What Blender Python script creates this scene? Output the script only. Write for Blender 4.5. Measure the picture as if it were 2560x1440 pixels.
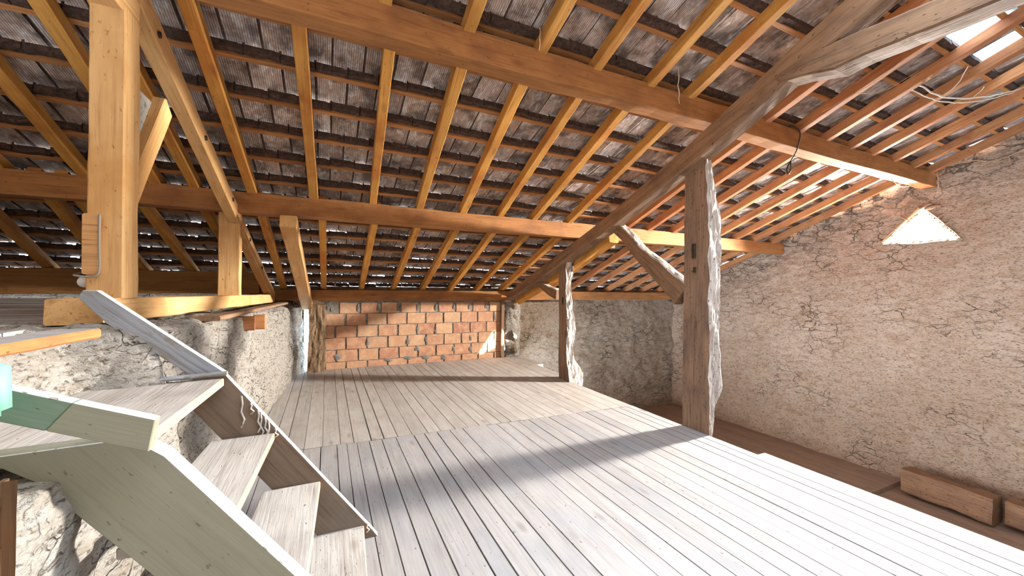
import bpy, bmesh, math, random
from mathutils import Vector, Matrix, noise
import numpy as np

# ------------------------------------------------------------------ scene clear
for o in list(bpy.data.objects):
    bpy.data.objects.remove(o, do_unlink=True)
S = bpy.context.scene
COL = S.collection
random.seed(11)

# ------------------------------------------------------------------ camera
YAW, ROLL, CAM_H = math.radians(25.4), 0.0114, 1.25
r_ = Vector((math.cos(YAW), -math.sin(YAW), 0)); f_ = Vector((math.sin(YAW), math.cos(YAW), 0)); z_ = Vector((0, 0, 1))
right = r_ * math.cos(ROLL) + z_ * math.sin(ROLL)
up = z_ * math.cos(ROLL) - r_ * math.sin(ROLL)
cam = bpy.data.cameras.new('camera'); cam.sensor_width = 36.0; cam.lens = 36.0 * 975 / 2560; cam.clip_start = 0.02
camo = bpy.data.objects.new('camera', cam); COL.objects.link(camo)
M = Matrix((right, up, -f_)).transposed().to_4x4(); M.translation = (0, 0, CAM_H)
camo.matrix_world = M
S.camera = camo

# ------------------------------------------------------------------ world, sun, lamps, exposure
S.view_settings.view_transform = 'Standard'; S.view_settings.look = 'None'
S.view_settings.gamma = 1.0; S.view_settings.use_curve_mapping = False
S.view_settings.exposure = 1.2
W = bpy.data.worlds.new('sky'); S.world = W; W.use_nodes = True
bg = W.node_tree.nodes['Background']
bg.inputs['Color'].default_value = (0.68, 0.84, 1.0, 1); bg.inputs['Strength'].default_value = 10.5

def lamp(name, kind, loc, target, energy, color, size=None, size_y=None, portal=False):
    l = bpy.data.lights.new(name, kind); l.energy = energy; l.color = color
    if kind == 'AREA':
        l.shape = 'RECTANGLE'; l.size = size; l.size_y = size_y or size
        l.cycles.is_portal = portal
    o = bpy.data.objects.new(name, l); COL.objects.link(o)
    d = Vector(target) - Vector(loc)
    o.location = loc; o.rotation_euler = d.to_track_quat('-Z', 'Y').to_euler()
    return o
sun = lamp('sun', 'SUN', (12, -2, 5), (12 - 4.78, -2 + 3.92, 5 - 1.80), 45.0, (1.0, 0.93, 0.82))
sun.data.angle = math.radians(0.6)
lamp('gable_window_daylight', 'AREA', (7.98, 2.40, 2.30), (2.6, 3.4, 0.6), 3800, (1.0, 0.955, 0.89), 0.85, 0.60)
lamp('added_opening_portal', 'AREA', (1.7, 0.15, 3.95), (1.7, 0.15 - 0.39 * 4, -0.05), 1, (1, 1, 1), 3.6, 2.6, portal=True)  # guides sky light through the added roof opening out of view

# ------------------------------------------------------------------ node helpers
def lin(c):
    if isinstance(c, str):
        c = [int(c[i:i + 2], 16) / 255 for i in (0, 2, 4)]
    return tuple((x / 12.92 if x <= 0.04045 else ((x + 0.055) / 1.055) ** 2.4) for x in c) + (1.0,)

class NT:
    def __init__(s, name):
        s.m = bpy.data.materials.new(name); s.m.use_nodes = True
        s.t = s.m.node_tree; s.n = s.t.nodes; s.l = s.t.links
        s.b = s.n['Principled BSDF']; s.b.inputs['Specular IOR Level'].default_value = 0.25
    def new(s, t, **k):
        n = s.n.new(t)
        for a, b in k.items(): setattr(n, a, b)
        return n
    def put(s, sock, v):
        if hasattr(v, 'is_output') or isinstance(v, bpy.types.NodeSocket): s.l.new(v, sock)
        else: sock.default_value = v
    def coords(s, scale=(1, 1, 1), rand=True, kind='Object'):
        tc = s.new('ShaderNodeTexCoord')
        v = tc.outputs[kind]
        if rand:
            oi = s.new('ShaderNodeObjectInfo')
            mu = s.new('ShaderNodeMath', operation='MULTIPLY'); s.put(mu.inputs[0], oi.outputs['Random']); mu.inputs[1].default_value = 57.0
            ad = s.new('ShaderNodeVectorMath', operation='ADD'); s.put(ad.inputs[0], v); s.put(ad.inputs[1], mu.outputs[0]); v = ad.outputs[0]
        mp = s.new('ShaderNodeMapping'); mp.inputs['Scale'].default_value = scale; s.put(mp.inputs['Vector'], v)
        return mp.outputs[0]
    def noise(s, vec, scale, detail=4, rough=0.6, dist=0.0):
        n = s.new('ShaderNodeTexNoise'); s.put(n.inputs['Vector'], vec); n.inputs['Scale'].default_value = scale
        n.inputs['Detail'].default_value = detail; n.inputs['Roughness'].default_value = rough; n.inputs['Distortion'].default_value = dist
        return n.outputs['Fac']
    def ramp(s, fac, stops):
        n = s.new('ShaderNodeValToRGB'); s.put(n.inputs[0], fac)
        e = n.color_ramp.elements
        while len(e) < len(stops): e.new(0.5)
        for i, (p, c) in enumerate(stops):
            e[i].position = p; e[i].color = c if len(c) == 4 else tuple(c) + (1,)
        return n.outputs['Color']
    def mask(s, fac, a, b):
        n = s.new('ShaderNodeMapRange'); s.put(n.inputs['Value'], fac)
        n.inputs['From Min'].default_value = a; n.inputs['From Max'].default_value = b
        return n.outputs['Result']
    def mix(s, fac, a, b, mode='MIX'):
        n = s.new('ShaderNodeMix', data_type='RGBA', blend_type=mode)
        s.put(n.inputs['Factor'], fac); s.put(n.inputs[6], a); s.put(n.inputs[7], b)
        return n.outputs[2]
    def math(s, op, a, b=0.0):
        n = s.new('ShaderNodeMath', operation=op); s.put(n.inputs[0], a); s.put(n.inputs[1], b)
        return n.outputs[0]
    def bump(s, h, strength=0.5, dist=0.01, prev=None):
        n = s.new('ShaderNodeBump'); n.inputs['Strength'].default_value = strength; n.inputs['Distance'].default_value = dist
        s.put(n.inputs['Height'], h)
        if prev is not None: s.put(n.inputs['Normal'], prev)
        return n.outputs['Normal']
    def done(s, color, rough=0.85, normal=None):
        s.put(s.b.inputs['Base Color'], color); s.b.inputs['Roughness'].default_value = rough
        if normal is not None: s.put(s.b.inputs['Normal'], normal)
        return s.m
    def rand_value(s, color, lo, hi):
        oi = s.new('ShaderNodeObjectInfo')
        mr = s.new('ShaderNodeMapRange'); s.put(mr.inputs['Value'], oi.outputs['Random'])
        mr.inputs['To Min'].default_value = lo; mr.inputs['To Max'].default_value = hi
        h = s.new('ShaderNodeHueSaturation'); s.put(h.inputs['Value'], mr.outputs[0]); s.put(h.inputs['Color'], color)
        return h.outputs[0]

GREY = (0.5, 0.5, 0.5, 1)
def wood(name, c1, c2, cdark, axis='X', grain=1.0, var=0.12, blotch=None, holes=0.0, rough=0.8, stain=None, bumpk=0.4, band=7.0):
    t = NT(name)
    def sc(a, b): return (a, b, b) if axis == 'X' else ((b, b, a) if axis == 'Z' else (b, a, b))
    v1 = t.coords(sc(0.7, band)); n1 = t.noise(v1, 1.6, 5, 0.62, 0.9)
    v2 = t.coords(sc(2.5, 70.0)); n2 = t.noise(v2, 1.0, 3, 0.7, 0.3)
    col = t.ramp(n1, [(0.25, lin(c1)), (0.72, lin(c2))])
    g = t.mask(n2, 0.50, 0.28)
    col = t.mix(t.math('MULTIPLY', g, 0.55 * grain), col, lin(cdark))
    v3 = t.coords((1, 1, 1)); n3 = t.noise(v3, 2.2, 4, 0.6, 0.5)
    if blotch:
        col = t.mix(t.math('MULTIPLY', t.mask(n3, 0.48, 0.68), 0.75), col, lin(blotch))
    col = t.mix(t.math('MULTIPLY', t.mask(t.noise(t.coords(sc(1.2, 4)), 3.0, 3, 0.5), 0.45, 0.75), 0.30 * grain), col, lin(cdark))
    if stain:
        ns = t.noise(t.coords(sc(1.5, 9)), 3.5, 6, 0.7, 1.0)
        col = t.mix(t.mask(ns, 0.50, 0.60), col, lin(stain))
    # knots
    vo = t.new('ShaderNodeTexVoronoi'); t.put(vo.inputs['Vector'], t.coords(sc(2.2, 6.5))); vo.inputs['Scale'].default_value = 1.0
    kn = t.mask(vo.outputs['Distance'], 0.16, 0.05)
    col = t.mix(t.math('MULTIPLY', kn, 0.45), col, lin(cdark))
    h = t.math('ADD', t.math('MULTIPLY', n2, 0.6), t.math('MULTIPLY', n1, 0.5))
    if holes > 0:
        nh = t.noise(t.coords(sc(30, 70)), 1.0, 2, 0.5, 0.0)
        hm = t.mask(nh, 0.70 - 0.05 * holes, 0.76 - 0.05 * holes)
        col = t.mix(t.math('MULTIPLY', hm, 0.75), col, lin(cdark))
        h = t.math('SUBTRACT', h, hm)
    col = t.rand_value(col, 1 - var, 1 + var)
    return t.done(col, rough, t.bump(h, bumpk, 0.006))

M_RAFTER = wood('rafter_pine', 'bd853f', 'd49e52', '774b22', blotch='b0682e', holes=0.5, var=0.16)
M_RAFTER_R = wood('red_rafter_pine', 'a06a44', 'bb8254', '5a3622', blotch='8f5438', holes=0.3, var=0.16)
M_PURLIN = wood('purlin_oak', '9a6a40', 'b07a48', '5f3c22', blotch='85583a', holes=0.4, var=0.06)
M_BATTEN = wood('batten_wood', '9a6840', 'b27c4c', '55351f', var=0.22)
M_PINE = wood('pale_pine', 'c99d66', 'dbb27c', '9a6c3c', blotch='c08c52', holes=0.5, var=0.07, bumpk=0.3)
M_OLD = wood('old_oak', '7d634f', '9a7a5e', '3e2e23', blotch='6a5448', holes=0.6, var=0.08, bumpk=0.8, band=11)
M_OLDZ = wood('old_oak_upright', '82695a', 'a0846c', '40302a', axis='Z', blotch='705e54', holes=0.7, var=0.05, bumpk=0.9, band=10)
M_WEATHER = wood('weathered_sapwood', 'e6e0da', 'd0c8c0', '54443a', axis='Z', grain=1.3, holes=1.1, var=0.04, stain='a89a90', bumpk=1.2, band=16)
M_BRACE_TOP = wood('weathered_brace_edge', 'e6e0d8', 'c0b6ac', '57493e', holes=1.0, var=0.04, stain='8a7a6c', bumpk=1.0, band=16)
M_ROTTEN = wood('rotten_oak', 'a68c70', '8a7056', '44331f', axis='Z', grain=1.4, holes=1.2, var=0.05, stain='6a4c30', bumpk=1.2, band=14)
M_FLOOR = wood('dusty_floorboard', '9c9693', 'ada8a4', '60574f', axis='Y', grain=0.6, var=0.07, blotch='989799', holes=0.25, bumpk=0.22, band=8)
M_FLOOR_FAR = wood('lightened_floorboard', 'a69f98', 'b8b2aa', '675d54', axis='Y', grain=0.6, var=0.07, blotch='a2988e', holes=0.3, bumpk=0.22, band=8)  # far boards: colour lightened to make up for weaker light there
M_LOWFLOOR = wood('brown_floorboard', '8a7260', '9b8270', '4e3d32', axis='Y', grain=0.7, var=0.10, bumpk=0.3)
M_TREAD = wood('bare_worn_tread', 'b3aaa0', 'cbc3ba', '7a6a5c', axis='Y', grain=1.1, var=0.05, blotch='a79f98', holes=0.4, bumpk=0.5, band=10)
M_NOSE = wood('worn_tread_nosing', 'c79f80', 'd3b294', '8a6248', axis='Y', grain=0.8, var=0.05)
M_STRING_IN = wood('bare_brown_stringer', '6f5c4c', '82705f', '463a30', grain=0.9, var=0.04, blotch='7f7468', bumpk=0.4)
M_STRING_OUT = wood('grey_painted_stringer', '85826f', '928e7b', '645e4c', grain=0.4, var=0.03, holes=0.45, bumpk=0.2)
M_WHITEPAINT = wood('flaking_white_paint', 'd2d0cc', 'c4c2be', '85786a', grain=0.7, var=0.03, holes=0.9, bumpk=0.6)
M_GREYPAINT = wood('worn_grey_paint', '9498a0', 'a4a8ae', '5c5852', grain=1.2, var=0.03, stain='8a847e', bumpk=0.6)
M_GREEN = wood('green_stained_board', '5f7a68', '84907c', '46523f', grain=0.5, var=0.03, holes=0.4, bumpk=0.3)
M_MINT = wood('mint_paint', '79ad9b', '84b8a6', '5c9080', grain=0.25, var=0.02, rough=0.6, holes=0.4, bumpk=0.15)
M_BLOCK = wood('end_grain_block', 'c08d5c', 'd2a26e', '7d5230', axis='Y', grain=1.2, var=0.03, band=3)
M_FALLEN = wood('fallen_oak', '7a5a44', '8f6c50', '4a3426', blotch='6a4e40', holes=0.8, var=0.05, bumpk=1.0, band=10)
M_DARK_SLAT = wood('dark_slat', '5a432e', '6b5036', '2e2116', axis='Z', blotch='7a4a22', holes=0.8, var=0.03, bumpk=0.9)
M_DARKWOOD = wood('shaded_plate_wood', '80572f', '946a3c', '4e3418', var=0.06)

def plain(name, c, rough=0.6, metallic=0.0):
    t = NT(name); t.b.inputs['Metallic'].default_value = metallic
    n = t.noise(t.coords(), 40, 3)
    c0 = lin(c)
    return t.done(t.mix(t.math('MULTIPLY', n, 0.35), c0, tuple(x * 0.6 for x in c0[:3]) + (1,)), rough)
M_IRON = plain('rusty_iron', '4a4038', 0.55, 0.6)
M_CABLE = plain('grey_cable', '8e8a80', 0.5)
M_SOCKET = plain('dark_socket', '54534f', 0.5)
M_WEB = plain('dusty_web', 'cfc6b8', 0.9)
M_WEBTAN = plain('tan_web', 'b99a74', 0.9)
M_BULB = plain('white_globe', 'e8ecf2', 0.25)

def plaster(name, base, light, brown, pit, crack_scale=5.0, crack=0.6, lime=0.5, soot=0.0, strat=1.0):  # soot: grime and open cracks left along the roof line
    t = NT(name)
    v = t.coords((1, 1, 1), rand=False)
    vs = t.coords((1, 1, 1.0 + 1.2 * strat), rand=False)
    n1 = t.noise(v, 1.3, 6, 0.62, 0.4); n2 = t.noise(vs, 9, 6, 0.68, 0.8); n3 = t.noise(vs, 34, 5, 0.65, 0.5)
    n4 = t.noise(v, 2.7, 5, 0.6, 0.6)
    col = t.ramp(n1, [(0.3, lin(base)), (0.7, lin(light))])
    col = t.mix(t.math('MULTIPLY', t.mask(n2, 0.49, 0.63), lime), col, lin(brown))
    col = t.mix(t.math('MULTIPLY', t.mask(t.noise(vs, 16, 5, 0.75, 1.2), 0.52, 0.60), 0.45), col, lin(light))
    col = t.mix(t.math('MULTIPLY', t.mask(n4, 0.56, 0.70), 0.35), col, lin(brown))
    pm = t.mask(n3, 0.46, 0.36)
    col = t.mix(t.math('MULTIPLY', pm, 0.75), col, lin(pit))
    # warped crack network
    wv = t.new('ShaderNodeVectorMath', operation='ADD')
    nz = t.new('ShaderNodeTexNoise'); nz.inputs['Scale'].default_value = 6.0; nz.inputs['Detail'].default_value = 4; t.put(nz.inputs['Vector'], v)
    sc_ = t.new('ShaderNodeVectorMath', operation='SCALE'); t.put(sc_.inputs[0], nz.outputs['Color']); sc_.inputs['Scale'].default_value = 0.35
    t.put(wv.inputs[0], vs); t.put(wv.inputs[1], sc_.outputs[0])
    vo = t.new('ShaderNodeTexVoronoi', feature='DISTANCE_TO_EDGE'); vo.inputs['Scale'].default_value = crack_scale; t.put(vo.inputs['Vector'], wv.outputs[0])
    cm = t.mask(vo.outputs['Distance'], 0.035, 0.0)
    cm = t.math('MULTIPLY', cm, t.mask(t.noise(v, 1.7, 3, 0.5), 0.48, 0.62))
    col = t.mix(t.math('MULTIPLY', cm, crack), col, lin(pit))
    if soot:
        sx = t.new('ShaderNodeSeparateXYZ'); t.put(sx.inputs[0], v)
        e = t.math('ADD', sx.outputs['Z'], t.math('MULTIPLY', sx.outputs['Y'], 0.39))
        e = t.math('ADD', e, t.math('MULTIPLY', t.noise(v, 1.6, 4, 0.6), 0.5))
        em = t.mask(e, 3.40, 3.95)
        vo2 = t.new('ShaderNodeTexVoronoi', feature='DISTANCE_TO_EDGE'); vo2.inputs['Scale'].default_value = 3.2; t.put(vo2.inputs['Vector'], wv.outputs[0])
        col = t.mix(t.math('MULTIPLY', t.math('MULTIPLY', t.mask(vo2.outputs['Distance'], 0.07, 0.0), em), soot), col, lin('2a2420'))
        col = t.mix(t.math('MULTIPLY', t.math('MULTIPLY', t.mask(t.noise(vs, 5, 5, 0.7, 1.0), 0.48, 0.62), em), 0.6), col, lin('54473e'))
    h = t.math('ADD', t.math('MULTIPLY', n2, 0.7), t.math('MULTIPLY', n3, 0.55))
    h = t.math('SUBTRACT', h, t.math('MULTIPLY', cm, 0.5))
    return t.done(col, 0.95, t.bump(h, 1.0, 0.035))
M_LIME = plaster('crumbling_limewash', 'a49e95', 'b0aaa1', '7d6849', '382d22', crack=0.9, lime=0.42)
M_EARTH = plaster('pink_earth_plaster', 'a68a74', 'b9a08c', '8a6a4a', '45362a', 3.5, 0.8, 0.6, soot=0.9)
M_GREYEARTH = plaster('grey_earth_plaster', '94836f', 'a49382', '6c5841', '352b23', 4.0, 0.85, 0.65)
M_MORTAR = plaster('grey_mortar', '8f8a82', '9c978f', '7c766c', '4a4640', 8, 0.4, 0.3)

def brick_mat():
    t = NT('hollow_brick_clay')
    oi = t.new('ShaderNodeObjectInfo')
    base = t.ramp(oi.outputs['Random'], [(0.0, lin('ae7c64')), (0.35, lin('ba9072')), (0.6, lin('a8765e')), (0.8, lin('c09e7e')), (1.0, lin('a06856'))])
    v = t.coords((1, 1, 1)); n = t.noise(v, 9, 5, 0.65, 0.6)
    col = t.mix(t.math('MULTIPLY', t.mask(n, 0.40, 0.7), 0.6), base, lin('d9b48c'))
    n2 = t.noise(t.coords((30, 30, 90)), 1.0, 2)
    n3 = t.noise(v, 55, 3, 0.6)
    col = t.mix(t.math('MULTIPLY', t.mask(n3, 0.36, 0.28), 0.7), col, lin('6e5240'))
    return t.done(col, 0.9, t.bump(t.math('ADD', n2, n3), 0.3, 0.004))
M_BRICK = brick_mat()

def tile_mat():
    t = NT('clay_tile_underside')
    oi = t.new('ShaderNodeObjectInfo')
    v = t.coords((1, 1, 1)); n = t.noise(v, 7, 6, 0.68, 1.0); n2 = t.noise(t.coords((9, 3, 9)), 2.5, 5, 0.7, 1.2)
    col = t.ramp(n, [(0.3, lin('968173')), (0.5, lin('b69f90')), (0.7, lin('ccbaaf'))])
    col = t.mix(t.math('MULTIPLY', t.mask(n2, 0.50, 0.62), 0.8), col, lin('e0dddb'))
    col = t.mix(t.math('MULTIPLY', t.mask(t.noise(v, 5, 5), 0.52, 0.38), 0.75), col, lin('4a3c34'))
    # fine moulded ribs running down the tile
    tc = t.new('ShaderNodeTexCoord'); sx = t.new('ShaderNodeSeparateXYZ'); t.put(sx.inputs[0], tc.outputs['Object'])
    w = t.math('SINE', t.math('MULTIPLY', sx.outputs['X'], 2 * math.pi / 0.0135))
    col = t.mix(t.math('MULTIPLY', t.mask(w, 0.3, -0.8), 0.5), col, lin('40332c'))
    col = t.rand_value(col, 0.72, 1.25)
    return t.done(col, 0.9, t.bump(t.math('ADD', t.math('MULTIPLY', w, 0.5), n2), 0.55, 0.004))
M_TILE = tile_mat()
def crust_joint_mat():
    t = NT('tile_crust_and_joint')
    v = t.coords((1, 1, 1)); n = t.noise(v, 30, 5, 0.7, 0.8)
    col = t.ramp(n, [(0.3, lin('2e2623')), (0.55, lin('54423a')), (0.75, lin('75584a'))])
    return t.done(col, 0.95, t.bump(n, 0.9, 0.01))
M_CRUST_JOINT = crust_joint_mat()

def glass_mat():
    m = bpy.data.materials.new('clouded_glass'); m.use_nodes = True
    t = m.node_tree; t.nodes.remove(t.nodes['Principled BSDF'])
    out = t.nodes['Material Output']
    tr = t.nodes.new('ShaderNodeBsdfTransparent'); tr.inputs[0].default_value = (0.88, 0.93, 0.96, 1)
    tl = t.nodes.new('ShaderNodeBsdfTranslucent'); tl.inputs[0].default_value = (0.85, 0.9, 0.94, 1)
    gl = t.nodes.new('ShaderNodeBsdfGlossy'); gl.inputs['Roughness'].default_value = 0.15
    m1 = t.nodes.new('ShaderNodeMixShader'); m1.inputs[0].default_value = 0.35
    t.links.new(tr.outputs[0], m1.inputs[1]); t.links.new(tl.outputs[0], m1.inputs[2])
    m2 = t.nodes.new('ShaderNodeMixShader'); m2.inputs[0].default_value = 0.05
    t.links.new(m1.outputs[0], m2.inputs[1]); t.links.new(gl.outputs[0], m2.inputs[2])
    t.links.new(m2.outputs[0], out.inputs[0])
    return m
M_GLASS = glass_mat()

# ------------------------------------------------------------------ object helpers
WM = {}
def link(o, parent, mat4):
    COL.objects.link(o)
    if parent is not None:
        o.parent = parent
        o.matrix_basis = WM[parent.name].inverted() @ mat4
    else:
        o.matrix_basis = mat4
    WM[o.name] = mat4.copy()
    return o
def mesh(name, verts, faces, mats, smooth=False, idx=None):
    me = bpy.data.meshes.new(name); me.from_pydata([tuple(v) for v in verts], [], faces)
    for m in (mats if isinstance(mats, (list, tuple)) else [mats]): me.materials.append(m)
    if idx is not None: me.polygons.foreach_set('material_index', idx)
    if smooth: me.polygons.foreach_set('use_smooth', [True] * len(faces))
    me.update(); return me
def put(name, me, parent=None, mat4=None):
    return link(bpy.data.objects.new(name, me), parent, mat4 if mat4 is not None else Matrix.Identity(4))
def empty(name, loc):
    o = bpy.data.objects.new(name, None); o.empty_display_size = 0.1
    return link(o, None, Matrix.Translation(loc))
def tag(o, label=None, cat=None, group=None, kind=None):
    if label: o['label'] = label
    if cat: o['category'] = cat
    if group: o['group'] = group
    if kind: o['kind'] = kind
    return o
def axes(p0, p1, upv=(0, 0, 1)):
    x = (Vector(p1) - Vector(p0)).normalized(); u = Vector(upv); y = u.cross(x).normalized(); z = x.cross(y)
    m = Matrix((x, y, z)).transposed().to_4x4(); m.translation = (Vector(p0) + Vector(p1)) / 2
    return m
def nz(p, s=1.0, seed=0.0):
    return noise.noise(Vector((p[0] * s + seed, p[1] * s + seed * 1.7, p[2] * s - seed)))
def beam_mesh(name, L, w, h, mats, n=10, amp=0.004, ch=0.006, seed=None, sub=1, face_mat=None, taper=None, wave=0.0):
    """squared timber along local X, chamfered arrises, slightly uneven faces"""
    seed = random.uniform(0, 90) if seed is None else seed
    hw, hh = w / 2, h / 2
    ring = []
    def side(a, b, k):
        for i in range(k): ring.append((a[0] + (b[0] - a[0]) * i / k, a[1] + (b[1] - a[1]) * i / k))
    c = [(hw - ch, -hh), (hw, -hh + ch), (hw, hh - ch), (hw - ch, hh), (-hw + ch, hh), (-hw, hh - ch), (-hw, -hh + ch), (-hw + ch, -hh)]
    for i in range(8): side(c[i], c[(i + 1) % 8], 1 if i % 2 == 0 else sub)
    k = len(ring); V = []; F = []; I = []
    for i in range(n + 1):
        x = -L / 2 + L * i / n
        tw, th = taper(i / n) if taper else (1, 1)
        oy, oz = wave * nz((x, 0, 0), 0.8, seed), wave * nz((x, 5, 0), 0.8, seed)
        for (y, z) in ring:
            d = amp * (nz((x, y, z), 3.0, seed) + 0.6 * nz((x, y, z), 11.0, seed)) if amp else 0
            q = math.hypot(y, z) or 1
            V.append((x, y * tw + oy + d * y / q * 1.4, z * th + oz + d * z / q * 1.4))
    for i in range(n):
        for j in range(k):
            a, b = i * k + j, i * k + (j + 1) % k
            F.append((a, b, b + k, a + k)); I.append(face_mat(ring[j], ring[(j + 1) % k]) if face_mat else 0)
    F.append(tuple(reversed(range(k)))); F.append(tuple(range(n * k, n * k + k))); I += [0, 0]
    return mesh(name, V, F, mats, idx=I)
def beam(name, p0, p1, w, h, mats, parent=None, upv=(0, 0, 1), **kw):
    L = (Vector(p1) - Vector(p0)).length
    return put(name, beam_mesh(name, L, w, h, mats, **kw), parent, axes(p0, p1, upv))
def prism(name, poly, axis_m, thick, mats, parent=None, ch=0.003):
    """flat board with outline poly (local x,y) and thickness along local z"""
    bm = bmesh.new()
    vs = [bm.verts.new((x, y, -thick / 2)) for x, y in poly]
    f = bm.faces.new(vs)
    r = bmesh.ops.extrude_face_region(bm, geom=[f])
    for e in r['geom']:
        if isinstance(e, bmesh.types.BMVert): e.co.z = thick / 2
    bmesh.ops.recalc_face_normals(bm, faces=bm.faces)
    if ch: bmesh.ops.bevel(bm, geom=list(bm.edges), offset=ch, segments=1, affect='EDGES', clamp_overlap=True)
    me = bpy.data.meshes.new(name)
    for m in (mats if isinstance(mats, (list, tuple)) else [mats]): me.materials.append(m)
    bm.to_mesh(me); bm.free()
    return put(name, me, parent, axis_m)
def tube_mesh(name, pts, rad, mat, k=6, closed_ends=True):
    V, F = [], []; n = len(pts); P = [Vector(p) for p in pts]
    for i, p in enumerate(P):
        d = (P[min(i + 1, n - 1)] - P[max(i - 1, 0)]).normalized()
        a = d.cross(Vector((0.3, 0.5, 0.81))).normalized(); b = d.cross(a)
        r = rad(i / (n - 1)) if callable(rad) else rad
        for j in range(k):
            an = 2 * math.pi * j / k
            V.append(p + a * r * math.cos(an) + b * r * math.sin(an))
    for i in range(n - 1):
        for j in range(k):
            F.append((i * k + j, i * k + (j + 1) % k, (i + 1) * k + (j + 1) % k, (i + 1) * k + j))
    F.append(tuple(range(k))); F.append(tuple((n - 1) * k + j for j in range(k)))
    return mesh(name, V, F, mat, smooth=True)
def smooth_path(pts, n=24):
    P = [Vector(p) for p in pts]; out = []
    for i in range(len(P) - 1):
        p0, p1, p2, p3 = P[max(i - 1, 0)], P[i], P[i + 1], P[min(i + 2, len(P) - 1)]
        for s in range(n):
            t = s / n
            out.append(0.5 * ((2 * p1) + (p2 - p0) * t + (2 * p0 - 5 * p1 + 4 * p2 - p3) * t * t + (3 * p1 - p0 - 3 * p2 + p3) * t ** 3))
    out.append(P[-1]); return out
def fract(p, s, seed, octv=5):
    return noise.fractal(Vector(p) * s + Vector((seed, seed * 0.7, -seed)), 0.9, 2.1, octv)
def grid_mesh(name, nu, nv, fn, mats, keep=None, smooth=True):
    V = []; F = []
    for j in range(nv + 1):
        for i in range(nu + 1): V.append(fn(i / nu, j / nv))
    for j in range(nv):
        for i in range(nu):
            a = j * (nu + 1) + i; q = (a, a + 1, a + nu + 2, a + nu + 1)
            if keep is None or keep(*(V[k] for k in q)): F.append(q)
    return mesh(name, V, F, mats, smooth=smooth)
def interp(tab, x):
    if x <= tab[0][0]: return tab[0][1]
    for (a, fa), (b, fb) in zip(tab, tab[1:]):
        if x <= b: return fa + (fb - fa) * (x - a) / (b - a)
    return tab[-1][1]

# ------------------------------------------------------------------ roof frame: s up the slope from the wall plate, h off the rafter underside
TAN = 0.39; TH = math.atan(TAN); CT, ST = math.cos(TH), math.sin(TH); Y0, Z0 = 6.47, 1.20
def roof(s, x, h): return Vector((x, Y0 - s * CT + h * ST, Z0 + s * ST + h * CT))
ROOF_M = Matrix((Vector((1, 0, 0)), Vector((0, -CT, ST)), Vector((0, ST, CT)))).transposed().to_4x4()
# (local x across, local y up the slope, local z out of the roof -- left-handed across, so flip x)
ROOF_M = Matrix((Vector((-1, 0, 0)), Vector((0, -CT, ST)), Vector((0, ST, CT)))).transposed().to_4x4()
def s_of_y(y): return (Y0 - y) / CT

# ------------------------------------------------------------------ ceiling: rafters, battens, tiles
ceiling = tag(empty('ceiling', (1.5, 3, 2.4)), kind='structure')
RW, RD = 0.072, 0.092
def rafter(x0, y0, x1, y1, mat, drop=0.0, w=RW):
    p0 = roof(s_of_y(y0), x0, RD / 2 - drop); p1 = roof(s_of_y(y1), x1, RD / 2 - drop)
    beam('rafter', p0, p1, w * random.uniform(0.94, 1.06), RD, mat, ceiling, upv=(0, ST, CT), n=8, amp=0.003, ch=0.004)
low = [(-0.56, -0.60), (-0.04, -0.05), (0.49, 0.47), (0.97, 0.95), (1.44, 1.42), (1.92, 1.91), (2.40, 2.39), (2.88, 2.90)] + [(3.84 + 0.48 * i, 3.86 + 0.48 * i) for i in range(8)]
for a, b in low: rafter(a, 6.70, b, 4.28, M_RAFTER if a < 3.9 else M_RAFTER_R)
for a, b in [(-0.95, -1.07), (-1.48, -1.5), (-1.95, -1.9), (-2.32, -2.05), (-2.8, -2.5), (-3.3, -3.0), (-3.8, -3.6)]: rafter(a, 6.5, b, 4.28, M_RAFTER)
mid = [(-0.63, -0.69), (-0.13, -0.165), (0.41, 0.33), (0.885, 0.80), (1.375, 1.27), (1.83, 1.76), (2.285, 2.23), (2.795, 2.75), (3.74, 3.75), (4.14, 4.16)] + [(4.62 + 0.48 * i, 4.63 + 0.48 * i) for i in range(6)]
for i, (a, b) in enumerate(mid): rafter(a + 0.01, 4.285, b, 2.355, M_RAFTER if a < 3.6 else M_RAFTER_R)
for a, b in [(-1.04, -1.08), (-1.30, -1.32), (-1.73, -1.72), (-2.2, -2.2), (-2.7, -2.7), (-3.2, -3.2), (-3.7, -3.7)]: rafter(a, 4.285, b, 2.355, M_RAFTER)
upx = [0.78, 1.29, 1.75, 2.27, 2.705, 3.72, 4.24, 4.74, 5.23, 5.70, 6.2, 6.72, 7.2]
for i, x in enumerate(upx): rafter(x, 2.35, x + 0.02, -1.3, M_RAFTER if x < 3.5 else M_RAFTER_R)
for x in (0.28, -0.2, -0.7, -1.2, -1.7, -2.2, -2.7, -3.2, -3.7): rafter(x, 2.35, x, -1.3, M_RAFTER)

PITCH, S0, TW, TL = 0.331, 0.17, 0.2, 0.388
ROWS = range(-2, 25)
for j in ROWS:
    s = S0 + PITCH * j
    if s < 0: continue
    segs = 3; xs = [-4.3, random.uniform(-0.9, 0.2), random.uniform(3.2, 3.9), 7.42]
    for k in range(segs):
        a = roof(s + random.uniform(-.006, .006), xs[k], RD + 0.013); b = roof(s + random.uniform(-.006, .006), xs[k + 1], RD + 0.013)
        beam('batten', a, b, 0.034, 0.026, M_BATTEN, ceiling, upv=(0, ST, CT), n=14, amp=0.002, ch=0.002, wave=0.006)

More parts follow.
